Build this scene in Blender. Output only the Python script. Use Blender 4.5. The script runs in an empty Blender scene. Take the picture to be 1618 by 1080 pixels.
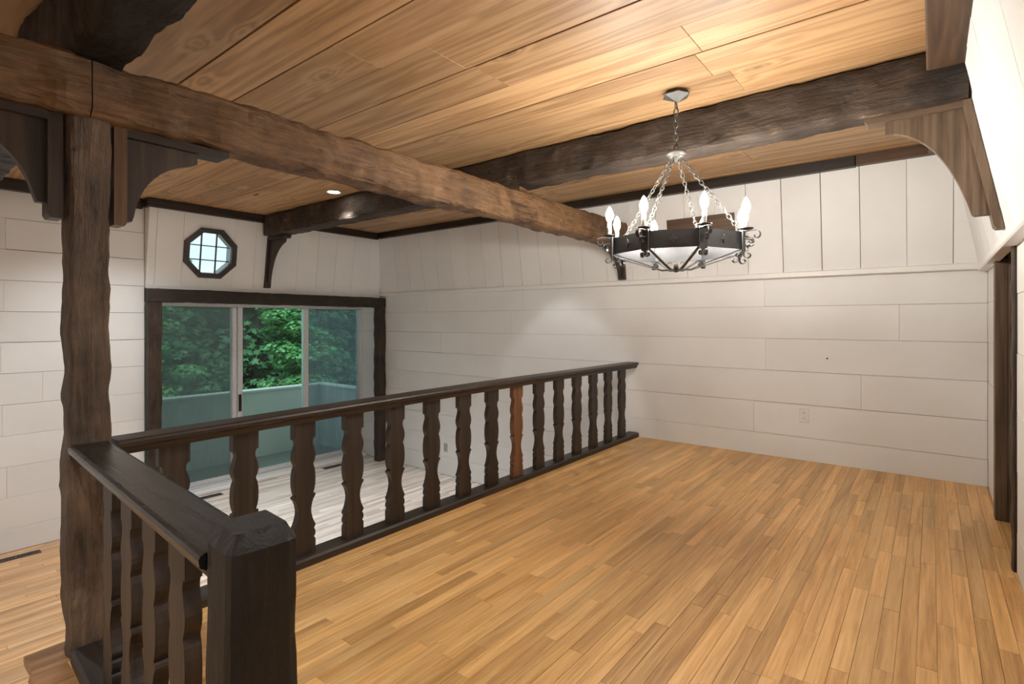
import bpy, math, random
import numpy as np
from mathutils import Vector, noise, Matrix
random.seed(7)
S = bpy.context.scene
COL = S.collection
# ------------------------------------------------------------------ camera
YAW = math.radians(38.287); FPX = 839.9; CAMZ = 1.2
cd = bpy.data.cameras.new('camera'); cam = bpy.data.objects.new('camera', cd); COL.objects.link(cam)
cd.sensor_width = 36.0; cd.sensor_fit = 'HORIZONTAL'; cd.lens = FPX / 1618 * 36; cd.shift_y = -33 / 1618
cd.clip_start = 0.02; cd.clip_end = 300
cam.location = (0, 0, CAMZ); cam.rotation_euler = (math.pi / 2, 0, YAW)
S.camera = cam
# ------------------------------------------------------------------ world, sun, exposure
w = bpy.data.worlds.new('overcast_sky'); S.world = w; w.use_nodes = True
nt = w.node_tree; bg = nt.nodes['Background']
tc = nt.nodes.new('ShaderNodeTexCoord'); mp = nt.nodes.new('ShaderNodeMapping'); mp.inputs['Scale'].default_value = (1, 1, 2.5)
nz = nt.nodes.new('ShaderNodeTexNoise'); nz.inputs['Scale'].default_value = 2.2; nz.inputs['Detail'].default_value = 5
rp = nt.nodes.new('ShaderNodeValToRGB'); rp.color_ramp.elements[0].color = (.62, .76, .84, 1); rp.color_ramp.elements[1].color = (.92, .96, 1.0, 1)
rp.color_ramp.elements[0].position = .35; rp.color_ramp.elements[1].position = .65
nt.links.new(tc.outputs['Generated'], mp.inputs[0]); nt.links.new(mp.outputs[0], nz.inputs['Vector'])
nt.links.new(nz.outputs['Fac'], rp.inputs[0]); nt.links.new(rp.outputs[0], bg.inputs[0])
bg.inputs[1].default_value = .62
sd = bpy.data.lights.new('sun', 'SUN'); sd.energy = 2.4; sd.angle = .25; sd.color = (1, .96, .9)
sun = bpy.data.objects.new('sun', sd); COL.objects.link(sun); sun.rotation_euler = (math.radians(20), math.radians(38), 0); sun.location = (6, 0, 9)
BULB = 180.0; CAN = 12.0
S.view_settings.view_transform = 'Standard'; S.view_settings.look = 'None'; S.view_settings.gamma = 1
S.view_settings.exposure = 1.3; S.view_settings.use_curve_mapping = False

# ------------------------------------------------------------------ dimensions (metres, upper floor z = 0)
YB = 5.16; XR = .32; XL = -6.62; XS = -7.15; ZL = -.91; ZC = 2.5; YS = -2.6; XP = -2.51; XSTAIR = -.9; YF = .44

# ------------------------------------------------------------------ mesh helpers
class MB:
    def __init__(s): s.v = []; s.f = []; s.r = []; s.sm = []
    def add(s, vs, fs, r=0.0, smooth=False):
        o = len(s.v); s.v += [tuple(p) for p in vs]; s.f += [[i + o for i in f] for f in fs]
        s.r += [r] * len(vs); s.sm += [smooth] * len(fs); return s
    def box(s, x0, x1, y0, y1, z0, z1, c=0.0, r=0.0):
        x0, x1 = min(x0, x1), max(x0, x1); y0, y1 = min(y0, y1), max(y0, y1); z0, z1 = min(z0, z1), max(z0, z1)
        if c <= 0:
            vs = [(x, y, z) for z in (z0, z1) for y in (y0, y1) for x in (x0, x1)]
            return s.add(vs, [(0, 2, 3, 1), (4, 5, 7, 6), (0, 1, 5, 4), (2, 6, 7, 3), (0, 4, 6, 2), (1, 3, 7, 5)], r)
        # chamfered box: 24 verts
        vs = []; idx = {}
        for sx in (0, 1):
            for sy in (0, 1):
                for sz in (0, 1):
                    X = (x0, x1)[sx]; Y = (y0, y1)[sy]; Z = (z0, z1)[sz]
                    dx = c * (1 - 2 * sx); dy = c * (1 - 2 * sy); dz = c * (1 - 2 * sz)
                    idx[sx, sy, sz] = len(vs); vs += [(X, Y + dy, Z + dz), (X + dx, Y, Z + dz), (X + dx, Y + dy, Z)]
        g = lambda a, k: idx[a] + k
        fs = []
        def quad(l): fs.append(l)
        for sx in (0, 1):
            q = [g((sx, a, b), 0) for a, b in ((0, 0), (1, 0), (1, 1), (0, 1))]; quad(q if sx else q[::-1])
        for sy in (0, 1):
            q = [g((a, sy, b), 1) for a, b in ((0, 0), (1, 0), (1, 1), (0, 1))]; quad(q[::-1] if sy else q)
        for sz in (0, 1):
            q = [g((a, b, sz), 2) for a, b in ((0, 0), (1, 0), (1, 1), (0, 1))]; quad(q if sz else q[::-1])
        for a in (0, 1):
            for b in (0, 1):
                q = [g((a, b, 0), 0), g((a, b, 1), 0), g((a, b, 1), 1), g((a, b, 0), 1)]; quad(q if (a == b) else q[::-1])
                q = [g((a, 0, b), 0), g((a, 1, b), 0), g((a, 1, b), 2), g((a, 0, b), 2)]; quad(q[::-1] if (a == b) else q)
                q = [g((0, a, b), 1), g((1, a, b), 1), g((1, a, b), 2), g((0, a, b), 2)]; quad(q if (a == b) else q[::-1])
        for k in idx:
            q = [idx[k], idx[k] + 1, idx[k] + 2]; quad(q if (sum(k) % 2) else q[::-1])
        return s.add(vs, fs, r)
    def plank(s, o, u, v, n, th, c=.0025, r=None):
        """board: front face starts at o, spans u x v, front normal n, thickness th, front edges chamfered"""
        o, u, v, n = Vector(o), Vector(u), Vector(v), Vector(n).normalized()
        uu, vv = u.normalized(), v.normalized()
        if r is None: r = random.random()
        cs = [o, o + u, o + u + v, o + v]
        ins = [uu * c + vv * c, -uu * c + vv * c, -uu * c - vv * c, uu * c - vv * c]
        vs = [p - n * th for p in cs] + [p - n * c for p in cs] + [p + i for p, i in zip(cs, ins)]
        fs = [(3, 2, 1, 0), (8, 9, 10, 11)]
        for i in range(4):
            j = (i + 1) % 4; fs += [(i, j, 4 + j, 4 + i), (4 + i, 4 + j, 8 + j, 8 + i)]
        if uu.cross(vv).dot(n) < 0: fs = [f[::-1] for f in fs]
        return s.add(vs, fs, r)
    def prism(s, pts, d, r=0.0, smooth=False):
        """polygon pts (3d list) extruded by d"""
        n = len(pts); d = Vector(d); P = [Vector(p) for p in pts]
        nn = sum((P[i].cross(P[(i + 1) % n]) for i in range(n)), Vector())
        if nn.dot(d) > 0: P = P[::-1]
        vs = P + [p + d for p in P]
        s.add(vs, [list(range(n)), list(range(2 * n - 1, n - 1, -1))], r)
        o = len(s.v) - 2 * n
        for i in range(n):
            j = (i + 1) % n; s.f.append([o + j, o + i, o + n + i, o + n + j]); s.sm.append(smooth)
        return s
    def sweep(s, path, b, wb, tn, r=0.0):
        """flat bar: path, constant width direction b (full width wb), thickness tn"""
        P = [Vector(p) for p in path]; b = Vector(b).normalized(); n = len(P); vs = []
        for i in range(n):
            t = (P[min(i + 1, n - 1)] - P[max(i - 1, 0)]).normalized(); m = t.cross(b).normalized()
            for a, c in ((-1, -1), (1, -1), (1, 1), (-1, 1)): vs.append(P[i] + b * (a * wb / 2) + m * (c * tn / 2))
        fs = [(0, 1, 2, 3), tuple(4 * (n - 1) + k for k in (3, 2, 1, 0))]
        for i in range(n - 1):
            for k in range(4): l = (k + 1) % 4; fs.append((4 * i + k, 4 * i + 4 + k, 4 * i + 4 + l, 4 * i + l))
        return s.add(vs, fs, r)
    def tube(s, path, rad, m=6, closed=False, r=0.0):
        P = [Vector(p) for p in path]; n = len(P); vs = []; up = None
        for i in range(n):
            t = (P[(i + 1) % n] - P[i - 1]) if closed else (P[min(i + 1, n - 1)] - P[max(i - 1, 0)])
            t.normalize()
            if up is None: up = t.orthogonal().normalized()
            up = (up - t * up.dot(t)).normalized(); q = t.cross(up)
            rr = rad[i] if isinstance(rad, (list, tuple)) else rad
            for k in range(m): a = 2 * math.pi * k / m; vs.append(P[i] + (up * math.cos(a) + q * math.sin(a)) * rr)
        fs = []
        for i in range(n if closed else n - 1):
            j = (i + 1) % n
            for k in range(m): l = (k + 1) % m; fs.append((m * i + k, m * i + l, m * j + l, m * j + k))
        if not closed: fs += [tuple(range(m - 1, -1, -1)), tuple(range(m * (n - 1), m * n))]
        return s.add(vs, fs, r, True)
    def lathe(s, prof, c, m=16, r=0.0, smooth=True):
        vs = []; n = len(prof)
        for (rr, z) in prof:
            for k in range(m): a = 2 * math.pi * k / m; vs.append((c[0] + rr * math.cos(a), c[1] + rr * math.sin(a), c[2] + z))
        fs = []
        for i in range(n - 1):
            for k in range(m): l = (k + 1) % m; fs.append((m * i + k, m * i + l, m * i + m + l, m * i + m + k))
        fs += [tuple(range(m - 1, -1, -1)), tuple(range(m * (n - 1), m * n))]
        return s.add(vs, fs, r, smooth)
    def build(s, name, mat, parent=None):
        me = bpy.data.meshes.new(name); me.from_pydata(s.v, [], s.f)
        at = me.attributes.new('rnd', 'FLOAT', 'POINT'); at.data.foreach_set('value', s.r)
        me.polygons.foreach_set('use_smooth', s.sm); me.update()
        me.materials.append(mat)
        o = bpy.data.objects.new(name, me); COL.objects.link(o)
        if parent is not None: o.parent = parent
        return o

def tag(o, label=None, cat=None, group=None, kind=None):
    if label: o['label'] = label
    if cat: o['category'] = cat
    if group: o['group'] = group
    if kind: o['kind'] = kind
    return o
def empty(name, loc=(0, 0, 0)):
    o = bpy.data.objects.new(name, None); COL.objects.link(o); o.empty_display_size = .1
    return o          # pieces below carry world coordinates, so the root stays at the world origin
def struct(o, label=None): return tag(o, label, kind='structure')
def proj(p):
    x, y, z = p[0], p[1], p[2] - CAMZ
    d = -x * math.sin(YAW) + y * math.cos(YAW)
    if d < .05: return None
    return 809 + FPX * (x * math.cos(YAW) + y * math.sin(YAW)) / d, 507 - FPX * z / d, d

# ------------------------------------------------------------------ materials
def newmat(name):
    m = bpy.data.materials.new(name); m.use_nodes = True; nt = m.node_tree
    return m, nt, nt.nodes['Principled BSDF'], nt.links.new
def math_(nt, op, a, b=None, c=None):
    n = nt.nodes.new('ShaderNodeMath'); n.operation = op
    for i, x in enumerate((a, b, c)):
        if x is None: continue
        if isinstance(x, (int, float)): n.inputs[i].default_value = x
        else: nt.links.new(x, n.inputs[i])
    return n.outputs[0]
def ramp(nt, fac, stops):
    n = nt.nodes.new('ShaderNodeValToRGB'); e = n.color_ramp.elements
    while len(e) < len(stops): e.new(.5)
    for k, (p, c) in enumerate(stops): e[k].position = p; e[k].color = (*c, 1) if len(c) == 3 else c
    nt.links.new(fac, n.inputs[0]); return n.outputs[0]
def noise_(nt, vec, scale, detail=4, rough=.55, dist=0):
    n = nt.nodes.new('ShaderNodeTexNoise'); n.inputs['Scale'].default_value = scale; n.inputs['Detail'].default_value = detail
    n.inputs['Roughness'].default_value = rough; n.inputs['Distortion'].default_value = dist
    nt.links.new(vec, n.inputs['Vector']); return n.outputs['Fac']
def mix(nt, mode, fac, a, b):
    n = nt.nodes.new('ShaderNodeMix'); n.data_type = 'RGBA'; n.blend_type = mode
    for sock, x in ((n.inputs[0], fac), (n.inputs[6], a), (n.inputs[7], b)):
        if isinstance(x, (int, float)): sock.default_value = x
        elif isinstance(x, tuple): sock.default_value = (*x, 1)
        else: nt.links.new(x, sock)
    return n.outputs[2]
def coords(nt, axis, along, seedmul=9.0):
    g = nt.nodes.new('ShaderNodeNewGeometry'); a = nt.nodes.new('ShaderNodeAttribute'); a.attribute_name = 'rnd'
    cx = nt.nodes.new('ShaderNodeCombineXYZ'); r = math_(nt, 'MULTIPLY', a.outputs['Fac'], seedmul)
    for k in range(3): nt.links.new(math_(nt, 'MULTIPLY', r, (1.0, 1.7, 2.3)[k]), cx.inputs[k])
    va = nt.nodes.new('ShaderNodeVectorMath'); nt.links.new(g.outputs['Position'], va.inputs[0]); nt.links.new(cx.outputs[0], va.inputs[1])
    m = nt.nodes.new('ShaderNodeMapping'); sc = [1, 1, 1]; sc[axis] = along; m.inputs['Scale'].default_value = sc
    nt.links.new(va.outputs[0], m.inputs[0]); return m.outputs[0], a.outputs['Fac'], va.outputs[0]
def wood(name, axis, dark, mid, light, rough=.45, var=.35, grain=45, along=.05, knots=0.0, ring=1.0, bump=.15, spots=0.0, spec=.5, alt=None, coat=0.0, big=1.0):
    m, nt, p, L = newmat(name)
    v, rnd, raw = coords(nt, axis, along)
    fine = noise_(nt, v, grain, 6, .65, .3)
    low = noise_(nt, v, 4.0 * big, 3, .5, .6)
    kn = None; ringin = low
    if knots:
        mk = nt.nodes.new('ShaderNodeMapping'); sc = [3.4, 3.4, 3.4]; sc[axis] = 1.7; mk.inputs['Scale'].default_value = sc; L(raw, mk.inputs[0])
        vo = nt.nodes.new('ShaderNodeTexVoronoi'); vo.inputs['Scale'].default_value = 1.0; vo.inputs['Randomness'].default_value = 1.0; L(mk.outputs[0], vo.inputs['Vector'])
        d = vo.outputs['Distance']
        kn = math_(nt, 'SUBTRACT', 1.0, math_(nt, 'SMOOTH_MIN', math_(nt, 'MULTIPLY', d, 1.0 / knots), 1.0, .2))
        kn = math_(nt, 'MAXIMUM', kn, 0.0)
        halo = math_(nt, 'POWER', math_(nt, 'MAXIMUM', math_(nt, 'SUBTRACT', 1.0, math_(nt, 'MULTIPLY', d, 2.2)), 0.0), 3.0)
        ringin = math_(nt, 'ADD', low, math_(nt, 'MULTIPLY', halo, .35))
    rings = math_(nt, 'MULTIPLY_ADD', math_(nt, 'SINE', math_(nt, 'MULTIPLY', ringin, 55.0)), .5, .5)
    g = math_(nt, 'ADD', math_(nt, 'MULTIPLY', fine, .62), math_(nt, 'MULTIPLY', rings, .13 * ring))
    g = math_(nt, 'ADD', g, math_(nt, 'MULTIPLY', low, .3))
    col = ramp(nt, g, [(.32, dark), (.52, mid), (.72, light)])
    r2 = math_(nt, 'FRACT', math_(nt, 'MULTIPLY', rnd, 7.31))
    if alt:
        r3 = math_(nt, 'FRACT', math_(nt, 'MULTIPLY', rnd, 13.7))
        col = mix(nt, 'MIX', math_(nt, 'MULTIPLY', r3, .75), col, mix(nt, 'MULTIPLY', 1.0, col, alt))
    bright = math_(nt, 'MULTIPLY_ADD', r2, var, 1 - var / 2)
    hb = nt.nodes.new('ShaderNodeHueSaturation'); L(bright, hb.inputs['Value']); L(col, hb.inputs['Color']); col = hb.outputs[0]
    if kn is not None: col = mix(nt, 'MIX', math_(nt, 'MULTIPLY', kn, .8), col, tuple(c * .35 for c in dark))
    if spots:
        vo = nt.nodes.new('ShaderNodeTexVoronoi'); vo.inputs['Scale'].default_value = 9; L(raw, vo.inputs['Vector'])
        sp = math_(nt, 'LESS_THAN', vo.outputs['Distance'], spots)
        col = mix(nt, 'MIX', math_(nt, 'MULTIPLY', sp, .75), col, (.05, .025, .012))
    L(col, p.inputs['Base Color']); p.inputs['Specular IOR Level'].default_value = spec
    rr = math_(nt, 'MULTIPLY_ADD', fine, .18, rough - .09); L(rr, p.inputs['Roughness'])
    if coat: p.inputs['Coat Weight'].default_value = coat; p.inputs['Coat Roughness'].default_value = .22
    if bump:
        b = nt.nodes.new('ShaderNodeBump'); b.inputs['Strength'].default_value = bump; b.inputs['Distance'].default_value = .006
        L(g, b.inputs['Height']); L(b.outputs[0], p.inputs['Normal'])
    return m
def hewnwood(name, axis, dark, mid, light, scar, rough=.5, bump=.6):
    """rough-hewn timber: grain, dark checks and pale scraped scars"""
    m, nt, p, L = newmat(name)
    v, rnd, raw = coords(nt, axis, .09, 0.0)
    fine = noise_(nt, v, 46, 7, .72, .5); low = noise_(nt, raw, 3.0, 5, .65, .6)
    mk = nt.nodes.new('ShaderNodeMapping'); sc_ = [1, 1, 1]; sc_[axis] = .22; mk.inputs['Scale'].default_value = sc_
    mk.inputs['Rotation'].default_value = (.12, .12, .12); L(raw, mk.inputs[0])
    mid_ = noise_(nt, mk.outputs[0], 12, 7, .68, 1.6)
    g = math_(nt, 'ADD', math_(nt, 'MULTIPLY', fine, .5), math_(nt, 'MULTIPLY', low, .5))
    col = ramp(nt, g, [(.36, dark), (.5, mid), (.66, light)])
    sc = math_(nt, 'MULTIPLY', ramp(nt, mid_, [(.60, (0, 0, 0)), (.66, (1, 1, 1))]), ramp(nt, low, [(.48, (0, 0, 0)), (.60, (1, 1, 1))]))
    col = mix(nt, 'MIX', math_(nt, 'MULTIPLY', sc, .75), col, scar)
    ck = ramp(nt, mid_, [(.30, (1, 1, 1)), (.37, (0, 0, 0))])
    col = mix(nt, 'MIX', math_(nt, 'MULTIPLY', ck, .85), col, tuple(c * .3 for c in dark))
    L(col, p.inputs['Base Color']); p.inputs['Roughness'].default_value = rough; p.inputs['Specular IOR Level'].default_value = .4
    b = nt.nodes.new('ShaderNodeBump'); b.inputs['Strength'].default_value = bump; b.inputs['Distance'].default_value = .022
    L(math_(nt, 'ADD', math_(nt, 'MULTIPLY', fine, .6), math_(nt, 'MULTIPLY', mid_, 1.2)), b.inputs['Height']); L(b.outputs[0], p.inputs['Normal'])
    return m
def paint(name, col, rough=.5, var=.05, bump=.08):
    m, nt, p, L = newmat(name); v, rnd, raw = coords(nt, 0, 1.0)
    n1 = noise_(nt, raw, 2.3, 3, .5); n2 = noise_(nt, raw, 60, 4, .6)
    c = ramp(nt, n1, [(.3, tuple(x * (1 - var) for x in col)), (.7, col)])
    r2 = math_(nt, 'FRACT', math_(nt, 'MULTIPLY', rnd, 7.31))
    h = nt.nodes.new('ShaderNodeHueSaturation'); L(math_(nt, 'MULTIPLY_ADD', r2, var, 1 - var), h.inputs['Value']); L(c, h.inputs['Color'])
    L(h.outputs[0], p.inputs['Base Color']); p.inputs['Roughness'].default_value = rough
    b = nt.nodes.new('ShaderNodeBump'); b.inputs['Strength'].default_value = bump; b.inputs['Distance'].default_value = .003
    L(n2, b.inputs['Height']); L(b.outputs[0], p.inputs['Normal']); return m
def flat(name, col, rough=.5, metal=0.0, spec=.5):
    m, nt, p, L = newmat(name); v, rnd, raw = coords(nt, 0, 1.0)
    n = noise_(nt, raw, 35, 3)
    L(ramp(nt, n, [(.3, tuple(x * .85 for x in col)), (.7, col)]), p.inputs['Base Color'])
    p.inputs['Roughness'].default_value = rough; p.inputs['Metallic'].default_value = metal; p.inputs['Specular IOR Level'].default_value = spec; return m
def emit(name, col, strength):
    m, nt, p, L = newmat(name); p.inputs['Base Color'].default_value = (*col, 1)
    p.inputs['Emission Color'].default_value = (*col, 1); p.inputs['Emission Strength'].default_value = strength; return m
def glass(name, tint, fog=0.0, fogcol=(.5, .6, .6)):
    m = bpy.data.materials.new(name); m.use_nodes = True; nt = m.node_tree; nt.nodes.clear(); L = nt.links.new
    out = nt.nodes.new('ShaderNodeOutputMaterial'); tr = nt.nodes.new('ShaderNodeBsdfTransparent'); tr.inputs[0].default_value = (*tint, 1)
    gl = nt.nodes.new('ShaderNodeBsdfGlossy'); gl.inputs['Roughness'].default_value = .02
    fr = nt.nodes.new('ShaderNodeFresnel'); fr.inputs['IOR'].default_value = 1.35
    mx = nt.nodes.new('ShaderNodeMixShader'); L(fr.outputs[0], mx.inputs[0]); L(tr.outputs[0], mx.inputs[1]); L(gl.outputs[0], mx.inputs[2])
    res = mx.outputs[0]
    if fog:
        g = nt.nodes.new('ShaderNodeNewGeometry'); mp = nt.nodes.new('ShaderNodeMapping'); mp.inputs['Rotation'].default_value = (.35, 0, 0); mp.inputs['Scale'].default_value = (1, 6, .8)
        L(g.outputs['Position'], mp.inputs[0]); n = noise_(nt, mp.outputs[0], 3.0, 6, .6, .5)
        n2 = noise_(nt, g.outputs['Position'], 1.4, 3, .5)
        f = math_(nt, 'MULTIPLY', math_(nt, 'ADD', math_(nt, 'MULTIPLY', n, .7), n2), fog)
        df = nt.nodes.new('ShaderNodeBsdfDiffuse'); df.inputs[0].default_value = (*fogcol, 1)
        tl = nt.nodes.new('ShaderNodeBsdfTranslucent'); tl.inputs[0].default_value = (*fogcol, 1)
        m1 = nt.nodes.new('ShaderNodeMixShader'); m1.inputs[0].default_value = .5; L(df.outputs[0], m1.inputs[1]); L(tl.outputs[0], m1.inputs[2])
        m2 = nt.nodes.new('ShaderNodeMixShader'); L(f, m2.inputs[0]); L(res, m2.inputs[1]); L(m1.outputs[0], m2.inputs[2]); res = m2.outputs[0]
    L(res, out.inputs[0]); return m

X_, Y_, Z_ = 0, 1, 2
def pale_far(m, pale):
    """boards turn paler and less saturated towards the far wall"""
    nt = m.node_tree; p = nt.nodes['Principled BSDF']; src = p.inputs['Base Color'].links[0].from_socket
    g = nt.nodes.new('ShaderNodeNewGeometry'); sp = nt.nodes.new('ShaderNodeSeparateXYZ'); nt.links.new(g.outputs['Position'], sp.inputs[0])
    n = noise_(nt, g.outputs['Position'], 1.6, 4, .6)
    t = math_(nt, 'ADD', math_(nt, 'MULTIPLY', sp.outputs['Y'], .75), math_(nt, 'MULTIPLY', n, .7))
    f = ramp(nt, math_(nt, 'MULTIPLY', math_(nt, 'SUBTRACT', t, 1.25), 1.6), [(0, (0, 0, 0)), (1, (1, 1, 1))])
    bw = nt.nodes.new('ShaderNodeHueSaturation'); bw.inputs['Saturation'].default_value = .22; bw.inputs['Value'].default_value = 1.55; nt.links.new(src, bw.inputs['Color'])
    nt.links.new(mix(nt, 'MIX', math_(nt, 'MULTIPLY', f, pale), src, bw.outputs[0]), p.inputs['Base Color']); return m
OAK = wood('oak_floor', Y_, (.42, .225, .075), (.65, .39, .15), (.80, .53, .24), rough=.36, var=.36, grain=85, along=.045, bump=.05, spots=.025, alt=(.94, .86, .76), spec=.45)
OAKLOW = wood('oak_floor_lower', Y_, (.30, .16, .065), (.52, .31, .14), (.68, .45, .25), rough=.24, var=.35, grain=60, along=.045, bump=.04, alt=(1.0, .92, .84), spec=.6)
pale_far(OAKLOW, .9)  # lower boards get a paler, greyer colour with rising Y
PINE = wood('pine_ceiling', X_, (.26, .145, .066), (.43, .25, .115), (.55, .345, .175), rough=.5, var=.42, grain=48, along=.05, knots=.12, ring=1.7, bump=.10, alt=(.80, .84, .90), spec=.5)
STAINY = wood('dark_stain_y', Y_, (.008, .006, .005), (.024, .016, .012), (.052, .034, .024), rough=.42, grain=45, bump=.3, var=.2)
STAINX = wood('dark_stain_x', X_, (.008, .006, .005), (.024, .016, .012), (.052, .034, .024), rough=.42, grain=45, bump=.3, var=.2)
STAINZ = wood('dark_stain_z', Z_, (.008, .006, .005), (.028, .018, .013), (.062, .039, .026), rough=.45, grain=45, bump=.3, var=.2)
BROWNZ = wood('brown_stain_z', Z_, (.04, .02, .01), (.11, .058, .028), (.19, .105, .055), rough=.45, grain=45, bump=.3, var=.2)
RUSTZ = wood('reddish_stain_z', Z_, (.07, .025, .01), (.16, .062, .022), (.24, .11, .045), rough=.42, grain=45, bump=.3, var=.2)
BROWNX = wood('brown_stain_x', X_, (.035, .018, .009), (.09, .05, .027), (.16, .09, .05), rough=.5, grain=45, bump=.3, var=.2)
GREYZ = wood('grey_brown_stain_z', Z_, (.05, .032, .02), (.12, .08, .052), (.2, .14, .095), rough=.5, grain=45, bump=.3, var=.2)
GREYX = wood('grey_brown_stain_x', X_, (.05, .032, .02), (.12, .08, .052), (.2, .14, .095), rough=.5, grain=45, bump=.3, var=.2)
HEWNM = hewnwood('hewn_brown_timber', Y_, (.026, .012, .005), (.135, .070, .029), (.25, .142, .066), (.38, .24, .13))
HEWNX = hewnwood('hewn_dark_timber', X_, (.012, .009, .007), (.046, .032, .023), (.105, .074, .052), (.34, .24, .165), rough=.6)
HEWNK = hewnwood('hewn_shaded_timber', X_, (.003, .002, .0015), (.008, .005, .004), (.02, .013, .009), (.06, .04, .027))  # shade on the backlit cross beam is put into this near-black colour
HEWNP = hewnwood('hewn_post_timber', Z_, (.022, .013, .008), (.095, .060, .038), (.19, .125, .08), (.26, .17, .105), bump=.9)
HEWNB = hewnwood('hewn_newel_timber', Z_, (.004, .003, .0025), (.0095, .0075, .006), (.021, .016, .012), (.05, .036, .026), bump=.8)
HEWNH = hewnwood('hewn_header_timber', Y_, (.008, .006, .005), (.026, .018, .013), (.06, .04, .028), (.07, .05, .035))
HEWNJ = hewnwood('hewn_jamb_timber', Z_, (.012, .008, .006), (.04, .026, .018), (.085, .055, .036), (.09, .06, .04))
WHITE = paint('white_paint', (.82, .83, .83))
WHITEW = paint('white_paint_warm', (.82, .825, .815))
DARKGAP = flat('gap_backing', (.05, .042, .035), .9)
TRIMW = paint('white_trim_paint', (.86, .86, .85), .4)
IRON = flat('wrought_iron', (.10, .10, .105), .36, .8)
IRONL = flat('grey_iron', (.13, .128, .125), .45, .6)
CHAIN = flat('pale_chain', (.13, .125, .115), .45, .5)
CANDLE = flat('candle_sleeve', (.85, .83, .78), .45)
BULBM = emit('lit_bulb', (1.0, .94, .85), BULB)
CANM = emit('can_lamp', (1.0, .90, .78), CAN)
PLATE = flat('white_plate', (.82, .82, .80), .35)
PLATEG = flat('grey_plate', (.45, .45, .44), .4)
BLACK = flat('black_slot', (.012, .012, .012), .6)
VENTB = flat('bronze_vent', (.06, .045, .03), .45, .5)
ALU = flat('white_aluminium', (.68, .69, .70), .35, .2)
GLASSC = glass('clear_glass', (.80, .93, .88))
GLASSF = glass('fogged_glass', (.64, .74, .71), .30, (.28, .36, .35))
GLASSF2 = glass('streaked_glass', (.66, .78, .78), .42, (.28, .38, .40))
GLASSO = glass('octagon_glass', (.86, .95, .97))
PARA = paint('parapet_paint', (.80, .79, .77), .7)
CAPM = paint('parapet_cap', (.80, .82, .80), .6)
DECK = flat('deck_coating', (.22, .22, .21), .7)
GRASS = flat('lawn', (.07, .13, .04), .9)
BARK = flat('bark', (.06, .045, .032), .9)
def leafmat(name, c1, c2):
    m, nt, p, L = newmat(name); a = nt.nodes.new('ShaderNodeAttribute'); a.attribute_name = 'rnd'
    col = ramp(nt, a.outputs['Fac'], [(0, c1), (1, c2)]); L(col, p.inputs['Base Color']); p.inputs['Roughness'].default_value = .5
    out = nt.nodes['Material Output']; tl = nt.nodes.new('ShaderNodeBsdfTranslucent'); L(col, tl.inputs[0])
    mx = nt.nodes.new('ShaderNodeMixShader'); mx.inputs[0].default_value = .35; L(p.outputs[0], mx.inputs[1]); L(tl.outputs[0], mx.inputs[2]); L(mx.outputs[0], out.inputs[0]); return m
LEAFA = leafmat('maple_leaf', (.05, .17, .06), (.13, .36, .13)); LEAFB = leafmat('dark_leaf', (.025, .085, .04), (.06, .18, .08))

# ------------------------------------------------------------------ setting: floors
def strips(x0, x1, yrange, wid, lmin, lmax, z, th=.019):
    """list of (x0,x1,y0,y1) floor boards running along Y"""
    out = []; x = x0; k = 0
    while x < x1 - .008:
        xe = min(x + wid, x1); a, b = yrange(.5 * (x + xe)); y = a - random.random() * lmax
        while y < b:
            l = random.uniform(lmin, lmax) ** 1.0; ye = y + l
            if b - ye < .18: ye = b
            if ye > a + .02: out.append((x, xe, max(y, a), min(ye, b)))
            y = ye
        x = xe; k += 1
    return out
def lay_floor(name, boards, z, mat, parent, visible, limit=300):
    def area(b):
        c = [proj((x, y, z)) for x in b[:2] for y in b[2:]]
        if any(p is None for p in c): return 0
        xs = [min(max(p[0], 0), 1618) for p in c]; ys = [min(max(p[1], 0), 1080) for p in c]
        if max(xs) - min(xs) < 1 or max(ys) - min(ys) < 1 or not visible(b): return 0
        d = sum(p[2] for p in c) / 4
        return (b[1] - b[0]) * (b[3] - b[2]) * FPX * FPX * CAMZ / d ** 3
    order = sorted(boards, key=area, reverse=True); rest = MB(); n = 0
    for b in order:
        g = random.choice((.0002, .0003, .0004, .0007)); r = random.random(); dz = random.uniform(-.0004, .0004)
        m = MB() if (n < limit and area(b) > 0) else rest
        m.plank((b[0] + g, b[2] + g, z + dz), (b[1] - b[0] - 2 * g, 0, 0), (0, b[3] - b[2] - 2 * g, 0), (0, 0, 1), .018, .0009, r)
        if m is not rest: m.build('floor_board', mat, parent); n += 1
    if rest.v: tag(rest.build('floor_board_rest', mat, parent), kind='stuff')
SLAB = flat('subfloor', (.03, .02, .012), .9)
fl = MB().box(XSTAIR, XR, YS, YB, -.12, -.0185).box(XP + .04, XSTAIR, YF + .02, YB, -.12, -.0185).build('floor', SLAB)
struct(fl, 'honey oak strip floor of the raised level')
up = strips(-2.395, XR, lambda x: ((YF + .06) if x < XSTAIR else YS, YB), .0588, .32, 1.25, 0)
lay_floor('up', up, 0.0, OAK, fl, lambda b: True)
fl2 = MB().box(XS - .1, XP, YS, YB, ZL - .12, ZL - .0185).box(XP, XSTAIR, YS, YF, ZL - .12, ZL - .0185).build('floor_lower', SLAB)
struct(fl2, 'oak strip floor of the sunken level, paler towards the far wall')
lo = strips(XS - .04, XP, lambda x: (YS, YB), .0588, .5, 1.9, ZL)
lay_floor('lo', lo, ZL, OAKLOW, fl2, lambda b: b[3] > .3)
MBs = MB().plank((XP, YS, ZL), (XSTAIR - XP, 0, 0), (0, YF - YS, 0), (0, 0, 1), .018).build('floor_board', OAKLOW, fl2)
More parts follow.
